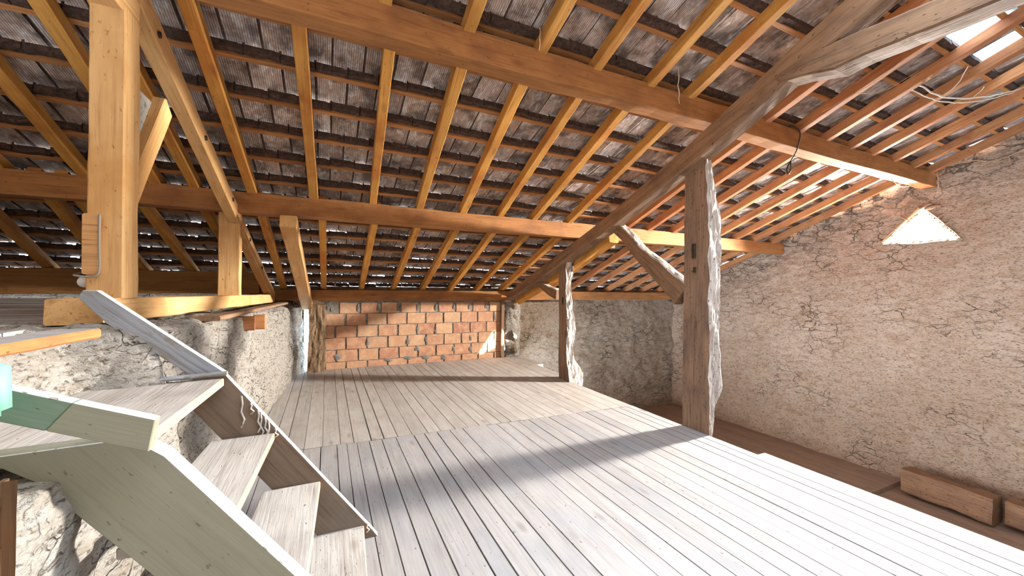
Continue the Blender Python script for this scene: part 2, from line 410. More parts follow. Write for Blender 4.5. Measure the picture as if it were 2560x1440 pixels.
def tile_mesh(name, seed, glass=False):
    # local: x across, y up the slope (head +), z outwards; a moulded field with side roll and lock, and a nibbed, crusted head
    rnd = random.Random(seed)
    prof = [(-0.106, 0.013), (-0.0945, 0.013), (-0.0935, -0.007), (-0.074, -0.007), (-0.067, 0.0), (0.092, 0.0), (0.093, 0.008), (0.105, 0.008)]
    V, F, I = [], [], []; n = len(prof)
    ys = (-TL / 2, 0.0, TL / 2)
    for yi, y in enumerate(ys):
        for x, z in prof: V.append((x, y, z + (0.004 * rnd.uniform(-1, 1) if yi == 0 else 0)))
        for x, z in prof: V.append((x, y, z + 0.016))
    for a in range(2):
        o, p = a * 2 * n, (a + 1) * 2 * n
        for i in range(n - 1):
            F.append((o + i, p + i, p + i + 1, o + i + 1)); I.append(1 if i < 2 or i > n - 3 else 0)  # side grooves take the crust colour too, painting in the joint shade
            F.append((o + n + i, o + n + i + 1, p + n + i + 1, p + n + i)); I.append(0)
        F.append((o, o + n, p + n, p)); I.append(0); F.append((o + n - 1, p + n - 1, p + 2 * n - 1, o + 2 * n - 1)); I.append(0)
    F.append(tuple(range(n)) + tuple(reversed(range(n, 2 * n)))); I.append(0)
    e = 4 * n
    F.append(tuple(reversed(range(e, e + n))) + tuple(range(e + n, e + 2 * n))); I.append(1)
    if not glass:
        b = len(V); y1 = TL / 2
        xs = [-0.097, -0.03, 0.035, 0.097]
        for x in xs:
            d = rnd.uniform(-0.004, 0.004)
            V += [(x, y1 - 0.046 + d, -0.001), (x, y1 - 0.042 + d, -0.028 + d), (x, y1 + 0.002, -0.032 + 2 * d), (x, y1 + 0.006, 0.006)]
        for i in range(3):
            o = b + i * 4
            for k in range(3): F.append((o + k, o + k + 1, o + k + 5, o + k + 4)); I.append(1)
        F.append((b, b + 3, b + 2, b + 1)); I.append(1); F.append((b + 12, b + 13, b + 14, b + 15)); I.append(1)
    return mesh(name, V, F, [M_GLASS, M_GLASS] if glass else [M_TILE, M_CRUST_JOINT], idx=I)
TILES = [tile_mesh('tile', 100 + i) for i in range(6)]
GLASS = tile_mesh('glass_tile', 7, True)
cam_p = Vector((0, 0, CAM_H))
def screen(p):
    d = p - cam_p; w = d.dot(f_)
    return None if w < 0.2 else (1280 + 975 * d.dot(right) / w, 720 - 975 * d.dot(up) / w, w)
placed = []
for j in ROWS:
    sh = S0 + PITCH * j
    off = 0.016 if j % 2 == 0 else 0.116
    nx = int((7.45 + 4.3) / TW) + 1
    for i in range(nx):
        x = -4.3 + off + TW * i + random.uniform(-.002, .002)
        if x > 7.5: continue
        sc = sh + 0.066 - TL / 2
        tilt = -math.asin(0.026 / PITCH) + random.gauss(0, 0.004)
        lift = 0.0
        if random.random() < 0.40: lift = random.uniform(0.004, 0.020)
        base = roof(sc, x, RD + 0.026 + 0.030)
        m = Matrix.Translation(base) @ ROOF_M @ Matrix.Rotation(tilt - lift / 0.3, 4, 'X') @ Matrix.Rotation(random.gauss(0, 0.006), 4, 'Z') @ Matrix.Rotation(random.gauss(0, 0.004), 4, 'Y')
        yy = base.y
        if -0.9 < yy < 1.2 and 0.1 < x < 3.3: continue      # unseen opening added in the tiles so sky lights the floor
        g = None
        # clouded glass tiles let daylight in between the rafters on the right
        for gx, gy in ((4.80, 1.15), (5.28, 1.15), (4.60, 1.15), (5.48, 1.15)):
            if abs(x - gx) < 0.1001 and abs(yy - gy) < 0.19: g = True
        q = screen(base)
        area = 0
        if q and -60 < q[0] < 2620 and -60 < q[1] < 1500:
            n_ = Vector((0, ST, CT)); v = (base - cam_p); area = abs(v.normalized().dot(n_)) / v.length_squared
        placed.append((area, m, g))
placed.sort(key=lambda t: -t[0])
stuffV, stuffF, stuffI = [], [], []
cnt = 0
for k, (area, m, g) in enumerate(placed):
    if g: put('glass_tile', GLASS, ceiling, m); continue
    me = TILES[k % 6]
    if cnt < 300 and area > 0:
        put('tile', me, ceiling, m); cnt += 1
    else:
        o = len(stuffV)
        stuffV += [m @ v.co for v in me.vertices]
        for p in me.polygons: stuffF.append(tuple(o + i for i in p.vertices)); stuffI.append(p.material_index)
tag(put('tile_field', mesh('tile_field', stuffV, stuffF, [M_TILE, M_CRUST_JOINT], idx=stuffI), ceiling), kind='stuff')
# back slope of the roof behind the ridge
rz = Z0 + TAN * (Y0 + 1.35) + 0.1
put('roof_slab', mesh('roof_slab', [(-4.4, -1.3, rz), (7.6, -1.3, rz), (7.6, -4.6, rz - 1.3), (-4.4, -4.6, rz - 1.3),
                               (-4.4, -1.3, rz + .08), (7.6, -1.3, rz + .08), (7.6, -4.6, rz - 1.22), (-4.4, -4.6, rz - 1.22)],
                     [(0, 1, 2, 3), (7, 6, 5, 4), (0, 4, 5, 1), (1, 5, 6, 2), (2, 6, 7, 3), (3, 7, 4, 0)], M_TILE), ceiling)

# ------------------------------------------------------------------ right gable wall with its triangular window
def wall_x(y): return 7.42 - 0.03 * (y - 2.4)
TRI = [(2.43, 2.40), (2.83, 1.965), (2.09, 1.955)]
def in_tri(y, z, g=0.0):
    s = []
    for (a, b) in ((0, 1), (1, 2), (2, 0)):
        (y1, z1), (y2, z2) = TRI[a], TRI[b]
        s.append(((y2 - y1) * (z - z1) - (z2 - z1) * (y - y1)) / math.hypot(y2 - y1, z2 - z1))
    return min(s), max(s)
def tri_dist(y, z):
    lo, hi = in_tri(y, z)
    return lo if lo > 0 else (-hi if hi < 0 else -1) if (lo > 0 or hi < 0) else -1
def is_in(y, z):
    lo, hi = in_tri(y, z); return lo > 0 or hi < 0
def right_fn(u, v):
    y = 0.3 + 6.6 * u; top = Z0 + TAN * (Y0 - y) + 0.12; z = -1.6 + (top + 1.6) * v
    p = (0, y, z * 1.7)
    d = 0.035 * fract(p, 2.2, 3.1) + 0.02 * fract(p, 9.0, 8.2, 4)
    return Vector((wall_x(y) + d, y, z))
def right_keep(a, b, c, d):
    m = (a + b + c + d) / 4
    return not is_in(m.y, m.z)
tag(put('wall_right', grid_mesh('wall_right', 260, 170, right_fn, M_EARTH, right_keep)), kind='structure')
tag(put('wall_right.001', mesh('wall_right', [(7.5, 0.32, -1.6), (7.5, -5, -1.6), (7.5, -5, 5.2), (7.5, -1.3, 5.2), (7.5, -1.3, 4.4), (7.5, 0.32, 3.75)], [(0, 1, 2, 3, 4, 5)], M_EARTH)), kind='structure')
win = tag(empty('window_1', (7.45, 2.45, 1.96)), kind='structure')
V, F = [], []
ctr = (2.45, 2.08)
ring_in = []
for k in range(3):
    (y1, z1), (y2, z2) = TRI[k], TRI[(k + 1) % 3]
    for i in range(8): ring_in.append((y1 + (y2 - y1) * i / 8, z1 + (z2 - z1) * i / 8))
DEP = 5
for a in range(DEP + 1):
    for i, (y, z) in enumerate(ring_in):
        kx = 0.03 * nz((a * .4, y * 5, z * 5), 1.0, 4)
        # swell outwards by 2 cm at the room side so the crumbled edge of the wall overlaps the lining
        e = 0.03 if a == 0 else 0.0
        dy, dz = y - ctr[0], z - ctr[1]; q = math.hypot(dy, dz)
        V.append((wall_x(y) - 0.035 + 0.055 * a, y + dy / q * (e + kx * .4), z + dz / q * (e + kx * .4)))
n_ = len(ring_in)
for a in range(DEP):
    for i in range(n_): F.append((a * n_ + i, a * n_ + (i + 1) % n_, (a + 1) * n_ + (i + 1) % n_, (a + 1) * n_ + i))
put('stone_lining', mesh('stone_lining', V, F, M_EARTH, smooth=True), win)
beam('lining_board', (7.55, 2.465, 2.42), (7.55, 2.85, 2.0), 0.34, 0.02, M_PINE, win, upv=(0, 0.72, 0.69), n=4)
for k, (y, z, l, a) in enumerate(((2.50, 2.45, .16, .5), (2.40, 2.43, .12, 2.6), (2.33, 2.40, .16, 3.0), (2.62, 2.30, .17, .65), (2.72, 2.15, .13, .8), (2.86, 1.99, .10, .7), (2.26, 2.27, .10, -.7), (2.20, 2.16, .12, -.8))):
    put('stone_shard', beam_mesh('stone_shard', l, 0.035, 0.022, M_EARTH, n=5, amp=0.012, taper=lambda t: (0.35 + math.sin(math.pi * t) * .7,) * 2), win,
        Matrix.Translation((wall_x(y) - 0.03, y, z)) @ Matrix.Rotation(a + math.pi / 2 - 1.57, 4, 'X') @ Matrix.Rotation(math.pi / 2, 4, 'Z'))

# ------------------------------------------------------------------ far rubble wall, brick wall
def far_fn(u, v):
    x = 3.02 + 4.45 * u; z = -1.6 + 2.85 * v
    p = (x, 0, z * 1.5)
    d = 0.05 * fract(p, 1.8, 12.0) + 0.022 * fract(p, 8.0, 2.2, 4)
    y = 6.60 - d
    if x < 3.3: y -= 0.28 * (1 - (x - 3.02) / 0.28) ** 0.5 * (1 + 1.2 * nz((0, z, x), 5, 2)) * 0.8
    return Vector((x, y, z))
tag(put('wall_far', grid_mesh('wall_far', 150, 100, far_fn, M_GREYEARTH)), kind='structure')
tag(put('wall_far.002', mesh('eave_infill', [(-0.8, 6.63, 0.9), (7.5, 6.63, 0.9), (7.5, 6.63, 1.245), (-0.8, 6.63, 1.245)], [(0, 1, 2, 3)], M_GREYEARTH)), kind='structure')
tag(put('wall_far.001', mesh('wall_far', [(-4.4, 6.45, 0), (-0.3, 6.45, 0), (-0.3, 6.45, 1.21), (-4.4, 6.45, 1.21)], [(0, 1, 2, 3)], M_GREYEARTH)), kind='structure')
def mortar_fn(u, v):
    x = -0.08 + 3.0 * u; z = -0.05 + 1.12 * v
    return Vector((x, 6.452 - 0.006 * fract((x, 0, z), 7, 5.0, 4), z))
wb = tag(put('wall_back', grid_mesh('wall_back', 120, 50, mortar_fn, M_MORTAR)), kind='structure')
def brick_mesh(name, l, h, d, seed):
    rnd = random.Random(seed); bm = bmesh.new()
    pts = [(-l / 2, -h / 2), (l / 2, -h / 2), (l / 2, h / 2), (-l / 2, h / 2)]
    out = []
    for i in range(4):
        a, b = pts[i], pts[(i + 1) % 4]
        for k in range(3):
            t = k / 3; j = 0.003 if k else 0.004
            out.append((a[0] + (b[0] - a[0]) * t + rnd.uniform(-j, j), a[1] + (b[1] - a[1]) * t + rnd.uniform(-j, j)))
    fr = [bm.verts.new((x * (1 - .012), 0, y * (1 - .02))) for x, y in out]
    ba = [bm.verts.new((x, 0.004, y)) for x, y in out]; bb = [bm.verts.new((x, d, y)) for x, y in out]
    bm.faces.new(fr)
    for A, B in ((fr, ba), (ba, bb)):
        for i in range(12): bm.faces.new((A[i], A[(i + 1) % 12], B[(i + 1) % 12], B[i]))
    bmesh.ops.recalc_face_normals(bm, faces=bm.faces)
    me = bpy.data.meshes.new(name); me.materials.append(M_BRICK); bm.to_mesh(me); bm.free(); return me
BR = [brick_mesh('brick', 0.284, 0.166, 0.03, i) for i in range(5)]
joints = {(0.83, 1.0): (0.155, 0.305), (0.648, 0.83): (-0.045, 0.305), (0.466, 0.648): (0.12, 0.305), (0.284, 0.466): (-0.035, 0.305), (0.102, 0.284): (0.14, 0.305), (-0.02, 0.102): (-0.03, 0.305)}
for (za, zb), (x0, st) in joints.items():
    x = x0 - st
    while x < 2.85:
        a, b = max(x, -0.02), min(x + st, 2.86); x += st
        if b - a < 0.06: continue
        if za == 0.83 and a < 0.15: b = 0.10; a = 0.03
        w = b - a
        wide = 0.055 if za == 0.83 else 0.030
        sx = (w - wide * random.uniform(0.7, 1.2)) / 0.284; sz = (zb - za - 0.010) / 0.166
        if za == 0.83 and a < 0.15: sz *= 0.6
        m = Matrix.Translation(((a + b) / 2, 6.440 + random.uniform(-.002, .003), (za + zb) / 2 + random.uniform(-.002, .002))) @ Matrix.Diagonal((sx, 1, sz, 1)) @ Matrix.Rotation(random.gauss(0, .008), 4, 'Y')
        put('brick', random.choice(BR), wb, m)
# mortar smears over joints
for x, z, w, h in ((0.03, .95, .12, .09), (.16, .17, .13, .09), (.44, .92, .05, .14), (1.04, .92, .05, .13), (1.35, .92, .06, .13), (.74, .92, .06, .13), (1.65, .92, .06, .12), (2.24, .92, .06, .11), (1.96, .92, .05, .11), (2.55, .93, .05, .10), (1.19, .10, .13, .07), (1.49, .09, .13, .08), (1.80, .07, .10, .09), (.9, .08, .14, .06), (1.2, .36, .07, .10), (1.5, .38, .06, .14),
                   (1.34, .24, .08, .1), (2.27, .37, .05, .10), (1.96, .2, .06, .1), (2.27, .18, .06, .09), (.58, .38, .05, .14), (1.65, .5, .06, .07), (1.35, .54, .06, .12), (2.72, .73, .05, .13), (-.03, .56, .06, .2)):
    n = 14; V = [(0, -0.010, 0)]; sd = random.uniform(0, 50)
    for rr, yy in ((0.6, -0.008), (1.0, 0.004)):
        for i in range(n):
            an = 2 * math.pi * i / n; q = 1 + 0.6 * nz((math.cos(an), math.sin(an), 0), 1.6, sd)
            V.append((w / 2 * rr * q * math.cos(an), yy, h / 2 * rr * q * math.sin(an)))
    F = [(0, 1 + (i + 1) % n, 1 + i) for i in range(n)] + [(1 + i, 1 + (i + 1) % n, 1 + n + (i + 1) % n, 1 + n + i) for i in range(n)]
    put('mortar_smear', mesh('mortar_smear', V, F, M_MORTAR, smooth=True), wb, Matrix.Translation((x, 6.436, z)))

# ------------------------------------------------------------------ floors
floor = tag(put('floor', mesh('floor', [(-1.2, -2.5, -.06), (2.97, -2.5, -.06), (2.97, 6.7, -.06), (-1.2, 6.7, -.06), (-1.2, -2.5, -.2), (2.97, -2.5, -.2), (2.97, 6.7, -.2), (-1.2, 6.7, -.2)],
                                [(0, 1, 2, 3), (7, 6, 5, 4), (0, 4, 5, 1), (1, 5, 6, 2), (2, 6, 7, 3), (3, 7, 4, 0)], M_OLD)), kind='structure')
def plank(name, x0, x1, ya, yb, z, t, mat, parent, gap=0.004, nseg=6):
    w = x1 - x0 - gap; sd = random.uniform(0, 99); tl = random.uniform(-.003, .003)
    V, F = [], []
    L = yb - ya
    for i in range(nseg + 1):
        y = -L / 2 + L * i / nseg; dz = 0.002 * nz((0, y, 0), 1.3, sd) + tl * 0.3; e = 0.0016 * nz((3, y, 0), 1.5, sd)
        for xx, zz in ((-w / 2 + .001 + e, 0), (w / 2 - .001 - e, 0), (w / 2 - e, -.003), (w / 2, -t), (-w / 2, -t), (-w / 2 + e, -.003)): V.append((xx, y, zz + dz))
    for i in range(nseg):
        for k in range(6): F.append((i * 6 + k, i * 6 + (k + 1) % 6, i * 6 + 6 + (k + 1) % 6, i * 6 + 6 + k))
    F.append(tuple(reversed(range(6)))); F.append(tuple(range(nseg * 6, nseg * 6 + 6)))
    return put(name, mesh(name, V, F, mat), parent, Matrix.Translation(((x0 + x1) / 2, (ya + yb) / 2, z)))
def widths(a, b, lo, hi, rnd):
    xs = [a]
    while xs[-1] < b - lo: xs.append(min(b, xs[-1] + rnd.uniform(lo, hi)))
    if xs[-1] < b: xs[-1] = b
    return xs
rnd = random.Random(5)
near_x = [-1.1, -0.98, -0.87, -0.74, -0.62, -0.50, -0.385, -0.27, -0.15, -0.03, 0.085, 0.155, 0.23, 0.32, 0.42, 0.53, 0.675, 0.765, 0.87, 0.985, 1.10, 1.32, 1.42, 1.53, 1.635, 1.745, 1.85, 1.96, 2.06, 2.17, 2.28, 2.385, 2.49, 2.60, 2.70, 2.80, 2.90, 2.985, 3.075]
for a, b in zip(near_x, near_x[1:]):
    e = 1.88 if b > 3.0 else 3.36 - 0.045 * b + rnd.uniform(-.006, .006)
    plank('plank', a, b, -2.5, e, 0.0, 0.05, M_FLOOR, floor, rnd.uniform(.003, .007))
far_x = widths(-0.72, 2.98, 0.095, 0.135, rnd)
for a, b in zip(far_x, far_x[1:]):
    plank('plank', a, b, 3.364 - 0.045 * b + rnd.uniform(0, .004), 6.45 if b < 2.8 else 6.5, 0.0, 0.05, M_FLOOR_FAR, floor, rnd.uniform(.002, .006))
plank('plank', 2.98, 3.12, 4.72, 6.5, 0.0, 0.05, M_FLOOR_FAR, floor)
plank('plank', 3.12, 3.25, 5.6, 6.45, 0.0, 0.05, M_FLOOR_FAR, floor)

lowf = tag(put('floor_lower', mesh('floor_lower', [(2.5, -5, -1.56), (7.6, -5, -1.56), (7.6, 6.8, -1.56), (2.5, 6.8, -1.56)], [(0, 1, 2, 3)], M_OLD)), kind='structure')
xs = widths(4.4, 7.40, 0.14, 0.2, rnd)
for a, b in zip(xs, xs[1:]):
    plank('plank', a, b, 2.60, 6.65, -1.40, 0.055, M_LOWFLOOR, lowf, 0.003)
xs = widths(4.4, 7.45, 0.15, 0.22, rnd)
for a, b in zip(xs, xs[1:]):
    plank('plank', a, b, -2.0, 2.75, -1.462, 0.05, M_LOWFLOOR, lowf, 0.005)

upf = tag(put('floor_upper', mesh('floor_upper', [(-4.4, 0.9, 1.0), (-0.95, 0.9, 1.0), (-0.95, 6.4, 1.0), (-4.4, 6.4, 1.0)], [(0, 1, 2, 3)], M_LOWFLOOR)), kind='structure')
ys = widths(0.9, 6.3, 0.16, 0.24, rnd)
for a, b in zip(ys, ys[1:]):
    o = plank('plank', -b, -a, -4.35, -1.0, 1.075, 0.04, M_FLOOR, upf, 0.006)
    o.matrix_basis = WM['floor_upper'].inverted() @ (Matrix.Rotation(math.radians(-90), 4, 'Z') @ Matrix.Identity(4)) @ Matrix.Translation((-(a + b) / 2, -2.68, 1.075))
eb = beam('edge_board', (-0.86, 1.30, 1.066), (-0.815, 1.955, 1.066), 0.12, 0.034, [M_PURLIN, M_FLOOR], upf, n=8, face_mat=lambda a, b: 1 if min(a[1], b[1]) > 0.015 else 0)

# ------------------------------------------------------------------ left low wall (limewashed rubble) with the ledge cut for the stair
face_tab = [(-0.5, -0.62), (1.0, -0.58), (2.1, -0.58), (3.0, -0.56), (4.47, -0.515), (5.1, -0.465), (6.03, -0.41), (6.5, -0.30), (6.9, -0.26)]
top_tab = [(2.0, 1.085), (2.6, 1.06), (3.6, 1.035), (5.0, 1.0), (6.5, 0.97)]
def left_prof(y):
    f = interp(face_tab, y); t = interp(top_tab, y)
    A = [(f, -0.05), (f + .01, .25), (f, .5), (f - .02, .74), (f - .025, t - .10), (f - .04, t - .035), (f - .09, t - .005), (f - .2, t), (f - .42, t), (f - .8, t)]
    B = [(f, -0.05), (f + .02, .25), (f + .03, .5), (f + .05, .72), (f + .02, .785), (f - .14, .795), (f - .245, .80), (f - .28, .90), (f - .30, 1.04), (f - .8, 1.045)]
    k = min(1, max(0, (y - 1.98) / 0.12))
    return [(a[0] * k + b[0] * (1 - k), a[1] * k + b[1] * (1 - k)) for a, b in zip(A, B)]
def left_fn(u, v):
    y = -0.4 + 7.15 * u; P = left_prof(y); t = v * (len(P) - 1); i = min(int(t), len(P) - 2); fr = t - i
    x = P[i][0] + (P[i + 1][0] - P[i][0]) * fr; z = P[i][1] + (P[i + 1][1] - P[i][1]) * fr
    p = (x, y, z); d = 0.034 * fract(p, 3.0, 7.7) + 0.02 * fract(p, 11.0, 1.4, 4)
    nx, nz2 = P[i + 1][1] - P[i][1], -(P[i + 1][0] - P[i][0]); q = math.hypot(nx, nz2) or 1
    if y > 5.9: d += 0.02 * math.sin(9 * y)
    dd = d * 0.8
    if z > 0.9: dd = min(dd, 0.012)
    return Vector((x + nx / q * dd, y, z + nz2 / q * dd))
tag(put('wall_left', grid_mesh('wall_left', 330, 120, left_fn, M_LIME)), kind='structure')
tag(put('wall_front', mesh('wall_front', [(-4.4, -4.5, -1.6), (7.55, -4.5, -1.6), (7.55, -4.5, 3.2), (-4.4, -4.5, 3.2)], [(0, 1, 2, 3)], M_EARTH)), kind='structure')
tag(put('wall_side', mesh('wall_side', [(-4.35, -5, -1.6), (-4.35, 7, -1.6), (-4.35, 7, 1.2), (-4.35, -1.3, 4.4), (-4.35, -5, 2.6)], [(0, 1, 2, 3, 4)], M_GREYEARTH)), kind='structure')

# ------------------------------------------------------------------ purlins and plates
def purlin(label, y, zt, x0, x1, h, w, mat, name='roof_purlin', cat='beam'):
    o = beam(name, (x0, y + w / 2, zt - h / 2), (x1, y + w / 2, zt - h / 2), w, h, mat, None, n=40, amp=0.006, ch=0.006, sub=2, wave=0.012)
    return tag(o, label, cat)
purlin('thick brown upper purlin crossing the roof from top left to the gable wall', 2.29, 2.855, -0.66, 7.36, 0.19, 0.14, M_PURLIN)
purlin('long middle purlin carrying the rafter feet above the brick wall', 4.20, 2.095, -4.3, 7.34, 0.19, 0.15, M_PURLIN)
purlin('flat brown wall plate lying on top of the orange brick wall', 6.41, 1.19, -0.72, 7.3, 0.165, 0.2, M_PURLIN, 'wall_plate')
purlin('dark heavy plate at the eaves behind the pale post on the left', 5.88, 1.41, -4.3, -0.78, 0.27, 0.16, M_DARKWOOD, 'wall_plate')

# ------------------------------------------------------------------ right-hand old truss
X_T = 2.87
def pr_mesh(name, pts, w, mats, seed, upv=None):
    """timber given by stations (y, z_top, z_bot, x0, x1): hewn beam bending in its own plane"""
    V, F, I = [], [], []; st = []
    for i in range(len(pts) - 1):
        for k in range(6):
            t = k / 6; st.append([a + (b - a) * t for a, b in zip(pts[i], pts[i + 1])])
    st.append(list(pts[-1]))
    for (y, zt, zb, x0, x1) in st:
        c = 0.012
        loop = [(x0, zb + c), (x0, (zb + zt) / 2), (x0, zt - c), (x0 + c, zt), ((x0 + x1) / 2, zt), (x1 - c, zt), (x1, zt - c), (x1, (zb + zt) / 2), (x1, zb + c), (x1 - c, zb), ((x0 + x1) / 2, zb), (x0 + c, zb)]
        for x, z in loop:
            d = 0.010 * nz((x, y, z), 4, seed) + 0.005 * nz((x, y, z), 14, seed)
            V.append((x + d, y, z + d))
    k = 12
    for i in range(len(st) - 1):
        for j in range(k): F.append((i * k + j, i * k + (j + 1) % k, i * k + k + (j + 1) % k, i * k + k + j))
    F.append(tuple(reversed(range(k)))); F.append(tuple(range((len(st) - 1) * k, len(st) * k)))
    return mesh(name, V, F, mats)
def local_y(me, m):  # move mesh into the frame m so that its local X runs along the timber
    mi = m.inverted()
    for v in me.vertices: v.co = mi @ v.co
    return me
tr = tag(empty('roof_truss', (2.95, 6.2, 1.1)), 'old grey hewn truss timber sloping from the brick wall up to the top right', 'truss')
ax = axes((2.95, 6.2, 1.1), (2.95, 1.3, 2.95))
me = pr_mesh('principal_rafter', [(6.26, 1.165, 1.035, 2.87, 3.02), (5.33, 1.475, 1.31, 2.87, 3.02), (3.61, 2.06, 1.90, 2.87, 3.03), (2.49, 2.52, 2.33, 2.87, 3.03), (2.03, 2.73, 2.52, 2.87, 3.03), (1.57, 2.945, 2.74, 2.87, 3.02), (0.9, 3.23, 3.03, 2.87, 3.01), (0.2, 3.5, 3.3, 2.87, 3.0)], 0.15, M_OLD, 3.0)
put('principal_rafter', local_y(me, ax), tr, ax)
ax = axes((2.95, 1.7, 2.75), (2.95, -1.0, 2.72))
me = pr_mesh('collar_beam', [(1.72, 2.77, 2.745, 2.87, 3.0), (1.68, 2.79, 2.715, 2.86, 3.02), (1.55, 2.815, 2.70, 2.86, 3.03), (1.35, 2.82, 2.645, 2.86, 3.04), (1.2, 2.815, 2.66, 2.86, 3.04), (0.9, 2.79, 2.645, 2.86, 3.03), (0.4, 2.79, 2.63, 2.86, 3.02), (-1.2, 2.78, 2.6, 2.86, 3.02)], 0.15, M_OLD, 8.0)
put('collar_beam', local_y(me, ax), tr, ax)
ax = axes((3.13, 6.45, 1.0), (3.13, 3.7, 1.9))
me = pr_mesh('packing_rafter', [(6.46, 1.06, 0.93, 3.06, 3.2), (5.0, 1.50, 1.36, 3.06, 3.2), (3.73, 1.95, 1.81, 3.06, 3.2)], 0.15, M_RAFTER, 5.0)
put('packing_rafter', local_y(me, ax), tr, ax)
beam('cleat', (2.9, 4.1, 1.83), (3.42, 4.1, 1.83), 0.09, 0.09, M_OLD, tr, n=4)

def gnarly(name, stations, seed, parent=None, amp=0.018):
    """old post: stations (z, x0, x1, y0, y1); y0 face and x1 face are the eaten, weathered sapwood"""
    V, F, I = [], [], []; nx, ny = 10, 10
    zs = np.linspace(stations[0][0], stations[-1][0], 90)
    tabs = [[(s[0], s[k]) for s in stations] for k in range(1, 5)]
    k = 2 * (nx + ny)
    for z in zs:
        x0, x1, y0, y1 = [interp(t, z) for t in tabs]
        loop = []
        for i in range(ny): loop.append((x0, y1 + (y0 - y1) * i / ny, 0))
        for i in range(nx): loop.append((x0 + (x1 + 0.015 - x0) * i / nx, y0, 1))
        for i in range(ny): loop.append((x1, y0 + (y1 - y0) * i / ny, 1))
        for i in range(nx): loop.append((x1 + (x0 - x1) * i / nx, y1, 0))
        for j, (x, y, w) in enumerate(loop):
            p = (x * 2.2, y * 2.2, z * 0.55)
            a = amp if w else amp * 0.16
            if j == ny: y += 0.030 * fract((seed, 0, z), 4.5, seed, 4); a *= 0.6
            if j == ny + 1: y += 0.018 * fract((seed, 0, z), 4.5, seed, 4)
            d = a * (1.2 * fract(p, 4.0, seed, 4) + 0.9 * fract((x * 6, y * 6, z * 1.2), 5.0, seed + 5, 3))
            cx, cy = (x0 + x1) / 2, (y0 + y1) / 2
            q = math.hypot(x - cx, y - cy) or 1
            V.append((x + (x - cx) / q * d, y + (y - cy) / q * d, z))
    for i in range(len(zs) - 1):
        for j in range(k):
            F.append((i * k + j, i * k + (j + 1) % k, i * k + k + (j + 1) % k, i * k + k + j)); I.append(1 if ny <= j < 2 * ny + nx else 0)
    F.append(tuple(reversed(range(k)))); F.append(tuple(range((len(zs) - 1) * k, len(zs) * k))); I += [0, 0]
    me = mesh(name, V, F, [M_OLDZ, M_WEATHER], smooth=False, idx=I)
    return put(name, me, parent)
pn = tag(empty('timber_post', (3.05, 2.44, 0)), 'massive old oak post with one pale worm-eaten edge nearest on the right', 'post')
gnarly('post_shaft', [(-1.46, 2.98, 3.06, 2.30, 2.58), (0.0, 2.985, 3.03, 2.30, 2.575), (0.22, 2.98, 3.045, 2.30, 2.575), (0.42, 2.975, 3.125, 2.295, 2.572), (0.8, 2.975, 3.12, 2.30, 2.572), (1.2, 2.975, 3.115, 2.315, 2.572), (1.6, 2.975, 3.15, 2.32, 2.572), (2.0, 2.975, 3.145, 2.335, 2.572), (2.2, 2.975, 3.09, 2.35, 2.57), (2.42, 2.975, 3.03, 2.35, 2.565)], 4.2, pn, 0.014)
pm = tag(empty('timber_post', (3.0, 4.5, 0)), 'slender twisted old post with bleached eroded edge standing midway along the loft', 'post')
gnarly('post_shaft', [(-1.46, 2.94, 3.15, 4.40, 4.62), (0.0, 2.935, 3.16, 4.37, 4.62), (0.12, 2.93, 3.16, 4.38, 4.62), (0.28, 2.93, 3.07, 4.42, 4.63), (0.5, 2.93, 3.05, 4.44, 4.63), (0.7, 2.93, 3.07, 4.42, 4.63), (1.0, 2.93, 3.03, 4.44, 4.64), (1.3, 2.93, 3.0, 4.47, 4.65), (1.5, 2.93, 3.05, 4.46, 4.65), (1.64, 2.93, 3.06, 4.46, 4.66)], 9.1, pm, 0.02)
def mortise(parent, x, y, z, w, h):
    b = beam('mortise_peg', (x, y, z - h / 2), (x, y, z + h / 2), w, 0.02, M_IRON, parent, upv=(1, 0, 0), n=2)
def brace(parent, pts, name='brace'):
    # pts: (y, z_centre, depth)
    V, F, I = [], [], []
    B = 3.03; q_ = B / 2.95; pts = [(y * q_, 1.25 + (z - 1.25) * q_, d) for y, z, d in pts]
    P = smooth_path([(0, p[0], p[1]) for p in pts], 8); n = len(P)
    dep = [(i / (len(pts) - 1), p[2]) for i, p in enumerate(pts)]
    m = axes((B, pts[0][0], pts[0][1]), (B, pts[-1][0], pts[-1][1])); mi = m.inverted()
    for i, p in enumerate(P):
        d = (P[min(i + 1, n - 1)] - P[max(i - 1, 0)]).normalized(); nn = Vector((0, -d.z, d.y)); nn = nn if nn.z > 0 else -nn
        h = interp(dep, i / (n - 1)) / 2; c = 0.01
        loop = [(-.055, -h + c), (-.055, 0), (-.055, h - c), (-.055 + c, h), (.0, h + .004), (.055 - c, h), (.055, h - c), (.055, 0), (.055, -h + c), (.055 - c, -h), (0, -h), (-.055 + c, -h)]
        for a, b in loop:
            q = Vector((B + a, p.y, p.z)) + nn * b
            e = (0.012 if b > h - 0.012 else 0.005) * (fract(q, 7.0, 3.3, 3)); V.append(mi @ (q + nn * e + Vector((e * .5, 0, 0))))
    for i in range(n - 1):
        for j in range(12): F.append((i * 12 + j, i * 12 + (j + 1) % 12, i * 12 + 12 + (j + 1) % 12, i * 12 + 12 + j)); I.append(1 if 2 <= j <= 5 else 0)
    F.append(tuple(reversed(range(12)))); F.append(tuple(range((n - 1) * 12, n * 12))); I += [0, 0]
    put(name, mesh(name, V, F, [M_OLD, M_BRACE_TOP], idx=I), parent, m)
brace(pn, [(2.54, 1.20, 0.23), (2.78, 1.40, 0.19), (3.05, 1.60, 0.15), (3.3, 1.83, 0.13), (3.56, 2.02, 0.12)])
brace(pm, [(4.66, 1.16, 0.14), (4.9, 1.22, 0.12), (5.15, 1.31, 0.09), (5.4, 1.42, 0.06)])
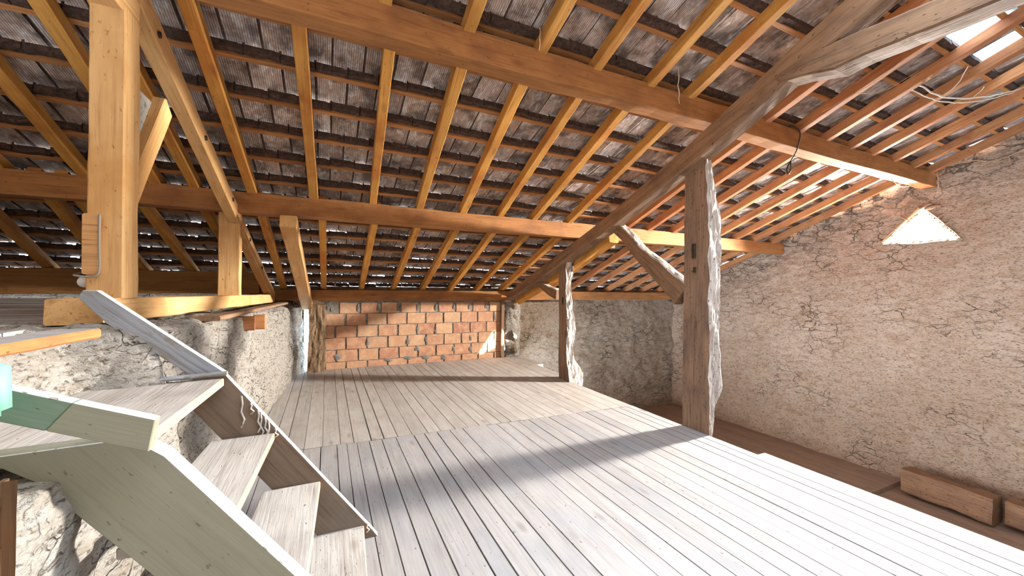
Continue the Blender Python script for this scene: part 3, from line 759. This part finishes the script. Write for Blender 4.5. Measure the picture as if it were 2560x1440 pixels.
for y, z, w, h in ((2.46, 1.60, .035, .13), (2.45, 1.43, .03, .05)): mortise(pn, 2.968, y, z, w, h)
mortise(pm, 2.93, 4.54, 1.08, .03, .10)
beam('mortise_peg', (3.02, 4.448, 1.48), (3.02, 4.448, 1.60), .025, .02, M_IRON, pm, upv=(0, 1, 0), n=2)

# ------------------------------------------------------------------ left-hand pale pine truss (runs 2.6 degrees off the boards)
def LX(y, off=0.0): return -0.82 + 0.045 * (y - 2.15) + off
lt = tag(empty('pine_truss', (-0.88, 2.2, 1.19)), 'pale squared pine truss standing on the whitewashed wall at left', 'truss')
beam('tie_beam', (LX(2.15, -.088), 2.15, 1.135), (LX(6.05, -.088), 6.05, 1.075), 0.175, 0.105, M_PINE, lt, n=24, amp=0.005)
beam('post', (LX(2.36, -.06), 2.36, 1.185), (LX(2.36, -.06), 2.36, 2.47), 0.15, 0.12, M_PINE, lt, upv=(1, 0, 0), n=16, amp=0.004)
beam('post', (LX(4.33, -.08), 4.33, 1.15), (LX(4.33, -.08), 4.33, 1.92), 0.10, 0.165, M_PINE, lt, upv=(1, 0, 0), n=8)
beam('principal_rafter', (LX(6.2, -.045), 6.2, 1.085), (LX(1.9, -.045), 1.9, 2.86), 0.085, 0.13, M_PINE, lt, upv=(0, .39, 1), n=24, amp=0.005)
beam('brace', (LX(2.42, -.06), 2.42, 1.60), (LX(2.84, -.06), 2.84, 2.25), 0.06, 0.115, M_PINE, lt, upv=(0, -1, .5), n=6)
prism('gusset_panel', [(-.0, 1.60), (.0, 2.24), (.40, 2.24)], Matrix(((0, 0, 1, LX(2.46, -.075)), (1, 0, 0, 2.43), (0, 1, 0, 0), (0, 0, 0, 1))), 0.02, M_MORTAR, lt)
beam('collar_beam', (LX(2.42, -.06), 2.42, 2.52), (LX(-1, -.06), -1.0, 2.60), 0.12, 0.15, M_PINE, lt, n=10)
beam('rail_stub', (-0.909, 2.262, 1.416), (-0.909, 2.29, 1.416), 0.05, 0.255, M_BLOCK, lt, n=3)
for yy in (2.62, 3.35, 4.05, 4.7, 5.3):
    zz = 1.085 + (6.2 - yy) * (2.86 - 1.085) / 4.3
    put('bolt_head', tube_mesh('bolt_head', [(0, 0, 0), (0.012, 0, 0)], 0.018, M_IRON, 6), lt, Matrix.Translation((LX(yy) - .005, yy, zz + random.uniform(-.02, .02))))
lb = tag(empty('light_bulb', (-0.995, 2.43, 1.258)), 'white globe bulb hanging under the stub beside the pale post', 'bulb')
bm = bmesh.new(); bmesh.ops.create_uvsphere(bm, u_segments=16, v_segments=12, radius=0.025)
for v in bm.verts:
    if v.co.z > 0.015: v.co.x *= 0.8; v.co.y *= 0.8; v.co.z += 0.008
me = bpy.data.meshes.new('globe'); bm.to_mesh(me); bm.free(); me.materials.append(M_BULB); me.polygons.foreach_set('use_smooth', [True] * len(me.polygons))
put('globe', me, lb, Matrix.Translation((-0.992, 2.43, 1.255)))
put('socket', tube_mesh('socket', [(-1.0, 2.43, 1.305), (-0.996, 2.43, 1.278)], 0.014, M_SOCKET, 10), lb)
put('cable', tube_mesh('cable', smooth_path([(-1.0, 2.43, 1.30), (-0.985, 2.36, 1.292), (-0.955, 2.26, 1.282), (-0.905, 2.255, 1.278), (-0.878, 2.256, 1.30), (-0.878, 2.256, 1.42), (-0.878, 2.256, 1.545)], 6), 0.004, M_CABLE, 6), lb)

hr = tag(beam('roof_strut', (-0.255, 6.42, 0.955), (-0.322, 4.08, 1.835), 0.135, 0.115, M_PINE, None, upv=(0, .38, 1), n=14, amp=0.005),
         'sawn-off sloping pine timber ending under the middle purlin above the left brick edge', 'beam')
op = tag(put('timber_post', gnarly('tmp', [(0.0, -0.245, -0.02, 6.27, 6.43), (0.3, -0.24, -0.01, 6.28, 6.43), (0.6, -0.22, -0.02, 6.27, 6.43), (0.98, -0.235, -0.02, 6.28, 6.43)], 14.0, None, 0.015).data),
         'short rotten brown post beside the left end of the brick wall', 'post')
bpy.data.objects.remove(bpy.data.objects['tmp'], do_unlink=True)
op.data.materials[0] = M_ROTTEN; op.data.materials[1] = M_ROTTEN
tag(beam('timber_post', (2.855, 6.40, 0.0), (2.855, 6.40, 1.02), 0.06, 0.05, M_OLD, None, upv=(0, 1, 0), n=10, amp=0.006), 'thin upright timber at the right end of the brick wall', 'post')
def jamb_fn(u, v):
    a = u * 2 * math.pi; z = 1.0 * v
    p = (math.cos(a), math.sin(a), z * 3)
    rr = 1 + 0.35 * fract(p, 1.4, 6.0, 4)
    return Vector((3.06 + 0.15 * rr * math.cos(a), 6.45 + 0.10 * rr * math.sin(a), z))
tag(put('stone_jamb', grid_mesh('stone_jamb', 40, 50, jamb_fn, M_LIME)), 'ragged pale rubble edge between the thin timber and the grey wall', 'wall end')
tag(beam('wall_board', (-0.60, 2.75, 1.055), (-0.52, 6.05, 1.012), 0.10, 0.028, M_OLD, None, n=20, amp=0.004), 'thin weathered board lying along the top of the whitewashed wall', 'board')
tag(beam('joist_stub', (-0.72, 3.95, 0.935), (-0.475, 3.95, 0.935), 0.085, 0.12, M_RAFTER_R, None, n=4), 'sawn joist stub poking from the white wall, farther of two', 'joist')
tag(beam('joist_stub', (-0.72, 3.58, 0.955), (-0.500, 3.58, 0.955), 0.05, 0.11, M_RAFTER_R, None, n=4), 'split joist stub half buried in the white wall, nearer of two', 'joist')

# ------------------------------------------------------------------ staircase
st = tag(empty('staircase', (-0.1, 1.65, 0)), 'steep open wooden stair with flaking white paint climbing to the left', 'staircase')
K = 0.045
def SX(x, y): return x + K * (y - 2.05)
def sm(y, flip=1):  # frame of an upright board: local x along world X, local y up, local z across
    a = math.atan(K)
    return Matrix(((math.cos(a), 0, -math.sin(a) * 1, 0), (-math.sin(a) * 1, 0, -math.cos(a), y), (0, 1, 0, 0), (0, 0, 0, 1)))
def paint_top(o, white, thr=0.3, cond=None):
    o.data.materials.append(white)
    for p in o.data.polygons:
        if p.normal.y > thr and abs(p.normal.x) < 0.75 and (cond is None or cond(p)): p.material_index = len(o.data.materials) - 1
    return o
def board(name, poly, y, th, mats, top=None, slope=0.0):
    # the board's local X follows its own length so that the grain runs along it
    a = math.atan(slope); c, sn = math.cos(a), math.sin(a)
    poly = [(x * c + z * sn, -x * sn + z * c) for x, z in poly]
    o = prism(name, poly, sm(y) @ Matrix.Rotation(a, 4, 'Z'), th, mats, st, 0.002)
    if top: paint_top(o, top)
    return o
# far stringer below, far stringer above
board('stringer', [(0.245, 0.0), (0.225, 0.03), (-0.40, 0.862), (-0.50, 0.86), (-0.56, 0.78), (0.02, 0.0)], 2.075, 0.032, [M_STRING_IN], M_WHITEPAINT, -1.33)
board('stringer', [(-0.395, 0.865), (-0.82, 1.222), (-0.862, 1.222), (-0.875, 1.195), (-0.79, 1.09), (-0.52, 0.865)], 2.072, 0.032, [M_GREYPAINT], M_WHITEPAINT, -0.84)
# near stringer and its short upper board
o = board('stringer', [(0.30, -0.05), (-0.365, 0.815), (-0.43, 0.868), (-0.456, 0.878), (-0.458, 0.868), (-0.70, 0.858), (-0.66, 0.835), (-0.60, 0.79), (0.06, -0.05)], 1.278, 0.056, [M_STRING_OUT], M_WHITEPAINT, -1.28)
board('upper_board', [(-0.374, 0.855), (-0.362, 0.93), (-0.505, 0.985), (-0.55, 0.927)], 1.19, 0.030, [M_STRING_OUT], M_WHITEPAINT, -0.39)
board('upper_board', [(-0.5505, 0.927), (-0.5055, 0.985), (-0.66, 1.045), (-0.68, 0.98)], 1.19, 0.030, [M_GREEN], M_WHITEPAINT, -0.39)
def tread(z, x_nose, depth, th, y0, y1, mat=M_TREAD, skew=0.0, xl0=None):
    xa, xb = SX(x_nose, y0), SX(x_nose, y1)
    poly = [(xa, y0), (xb, y1), (xb - depth, y1), (xa - depth - skew, y0)]
    o = prism('tread', poly, Matrix.Translation((0, 0, z - th / 2)), th, [mat, M_NOSE], st, 0.004)
    for p in o.data.polygons:
        if p.normal.x > 0.4: p.material_index = 1
    return o
tread(0.845, -0.398, 0.46, 0.034, 1.335, 2.06, skew=0.2)
tread(0.580, -0.207, 0.235, 0.032, 1.315, 2.06)
tread(0.323, -0.018, 0.235, 0.032, 1.315, 2.06)
tread(0.067, 0.178, 0.235, 0.036, 1.315, 2.06)
beam('cover_strip', (-0.63, 2.045, 0.860), (-0.385, 2.05, 0.868), 0.03, 0.016, M_GREYPAINT, st, n=3)
# mint painted handrail block at the left edge
bm = bmesh.new(); bmesh.ops.create_cube(bm, size=1.0); bmesh.ops.scale(bm, vec=(0.34, 0.07, 0.118), verts=bm.verts)
bmesh.ops.bevel(bm, geom=[e for e in bm.edges], offset=0.016, segments=3, affect='EDGES')
me = bpy.data.meshes.new('handrail_end'); bm.to_mesh(me); bm.free(); me.materials.append(M_MINT); me.polygons.foreach_set('use_smooth', [True] * len(me.polygons))
tag(put('handrail_end', me, None, Matrix.Translation((-0.745, 1.13, 1.035)) @ Matrix.Rotation(-.03, 4, 'Y')), 'mint green painted round-edged timber end at the far left above the stair', 'handrail')

# thin dark slat added in place of a dark recess by the wall
tag(put('trim_1', gnarly('tmp', [(-0.05, -0.462, -0.456, 0.90, 0.912), (0.5, -0.460, -0.455, 0.90, 0.912), (0.935, -0.464, -0.458, 0.90, 0.912)], 21.0, None, 0.004).data), kind='structure')
bpy.data.objects.remove(bpy.data.objects['tmp'], do_unlink=True)
bpy.data.objects['trim_1'].data.materials[0] = M_DARK_SLAT; bpy.data.objects['trim_1'].data.materials[1] = M_DARK_SLAT
# runs of white paint on the bare face of the far stringer
for x, z, l in ((-0.335, .76, .14), (-0.30, .725, .05), (-0.272, .69, .10), (-0.262, .675, .11), (-0.245, .655, .09), (-0.232, .64, .12), (-0.205, .60, .04), (0.19, 0.085, .05)):
    y = 2.056
    put('paint_run', tube_mesh('paint_run', [(x + .004 * k * (k % 2), y - (x + .1) * K - .003, z - l * k / 4) for k in range(5)], 0.0035, M_WHITEPAINT, 6), st)

# ------------------------------------------------------------------ fallen timbers, hook, cobwebs
tag(beam('fallen_beam', (7.10, 2.47, -1.27), (7.06, 1.66, -1.27), 0.26, 0.30, M_FALLEN, None, n=16, amp=0.02, ch=0.02, sub=4), 'chunky broken oak beam lying against the gable wall foot', 'beam')
tag(beam('fallen_beam', (7.16, 1.60, -1.27), (7.10, 0.2, -1.28), 0.22, 0.28, M_FALLEN, None, n=16, amp=0.02, ch=0.02, sub=4), 'second brown beam lying behind the broken one at the right edge', 'beam')
hk = put('wire_hook', tube_mesh('wire_hook', smooth_path([(4.08, 2.30, 2.87), (4.12, 2.27, 2.86), (4.185, 2.255, 2.80), (4.12, 2.25, 2.62), (3.99, 2.25, 2.46), (3.965, 2.25, 2.40), (3.99, 2.25, 2.375), (4.02, 2.25, 2.41), (4.03, 2.25, 2.50), (4.07, 2.25, 2.55), (4.12, 2.25, 2.56)], 6), 0.006, M_IRON, 6))
tag(hk, 'bent black wire hook hanging from the upper purlin', 'hook')


def web(name, label, strands, mat, group=None):
    V, F = [], []
    for pts, r in strands:
        P = smooth_path(pts, 8)
        P = [p + Vector((nz(p, 14, 1), nz(p, 14, 5), nz(p, 14, 9))) * 0.012 for p in P]
        me = tube_mesh('t', P, r, mat, 4); o = len(V)
        V += [v.co.copy() for v in me.vertices]; F += [tuple(o + i for i in p.vertices) for p in me.polygons]
        bpy.data.meshes.remove(me)
    return tag(put(name, mesh(name, V, F, mat, smooth=True)), label, 'cobweb', group)
web('cobweb', 'thick grey cobweb rope looping under the glass tiles', [
    ([(4.85, 1.62, 3.13), (5.05, 1.55, 3.05), (5.35, 1.42, 3.04), (5.65, 1.30, 3.10), (5.95, 1.22, 3.22)], 0.007),
    ([(4.80, 1.66, 3.10), (5.10, 1.56, 3.02), (5.42, 1.42, 3.02), (5.75, 1.28, 3.12)], 0.005),
    ([(5.10, 1.40, 3.26), (5.13, 1.45, 3.16), (5.08, 1.54, 3.05)], 0.005), ([(5.35, 1.42, 3.05), (5.40, 1.38, 3.14)], 0.003)], M_WEB)
web('cobweb', 'frayed pale cobweb hanging from the end of the upper purlin at the gable wall', [
    ([(7.30, 2.27, 2.88), (7.31, 2.26, 2.78), (7.30, 2.25, 2.66), (7.30, 2.25, 2.58)], lambda t: 0.004 + 0.008 * t),
    ([(7.30, 2.26, 2.80), (7.22, 2.3, 2.86)], 0.003), ([(7.31, 2.26, 2.80), (7.40, 2.22, 2.88)], 0.003),
    ([(6.3, 2.36, 2.66), (6.6, 2.37, 2.60), (6.9, 2.36, 2.645), (7.1, 2.35, 2.62), (7.27, 2.33, 2.64)], 0.004)], M_WEBTAN)
web('cobweb', 'thin dusty cobweb thread dangling in front of the upper purlin near the top centre', [
    ([(1.22, 2.20, 2.93), (1.22, 2.20, 2.85), (1.222, 2.20, 2.78)], 0.0025)], M_WEB)
web('cobweb', 'long dusty cobweb thread hanging from the rafters right of the top centre', [
    ([(2.42, 2.16, 2.95), (2.42, 2.16, 2.82), (2.422, 2.16, 2.68)], 0.0025)], M_WEB)
web('cobweb', 'tan cobweb strands strung between the red rafters below the old collar beam', [
    ([(3.95, 1.35, 3.05), (3.95, 1.55, 2.96), (3.98, 1.75, 2.90), (3.95, 1.95, 2.84)], 0.003), ([(4.3, 1.45, 3.05), (4.2, 1.6, 2.94), (4.0, 1.72, 2.91)], 0.0025),
    ([(4.5, 1.30, 3.10), (4.42, 1.38, 3.0), (4.36, 1.42, 2.98)], 0.003)], M_WEBTAN)
web('cobweb', 'ragged tan cobweb on the gable wall under the last rafters at the right edge', [
    ([(7.32, 2.05, 2.93), (7.30, 1.9, 2.90), (7.32, 1.8, 2.86), (7.31, 1.62, 2.90), (7.3, 1.45, 3.0)], 0.005), ([(7.31, 1.85, 2.88), (7.33, 1.84, 2.78)], 0.003), ([(7.31, 1.66, 2.88), (7.33, 1.66, 2.80)], 0.003)], M_WEBTAN)

for o in S.objects:
    if o.parent is None and o.get('category'):
        st_ = o.name.split('.')[0]
        g = {'timber_post': 'old timber posts', 'joist_stub': 'joist stubs in the white wall', 'cobweb': 'cobwebs under the roof', 'fallen_beam': 'fallen beams at the gable wall foot',
             'roof_purlin': 'purlins under the rafters', 'wall_plate': 'plates on the wall tops'}.get(st_)
        if g: o['group'] = g
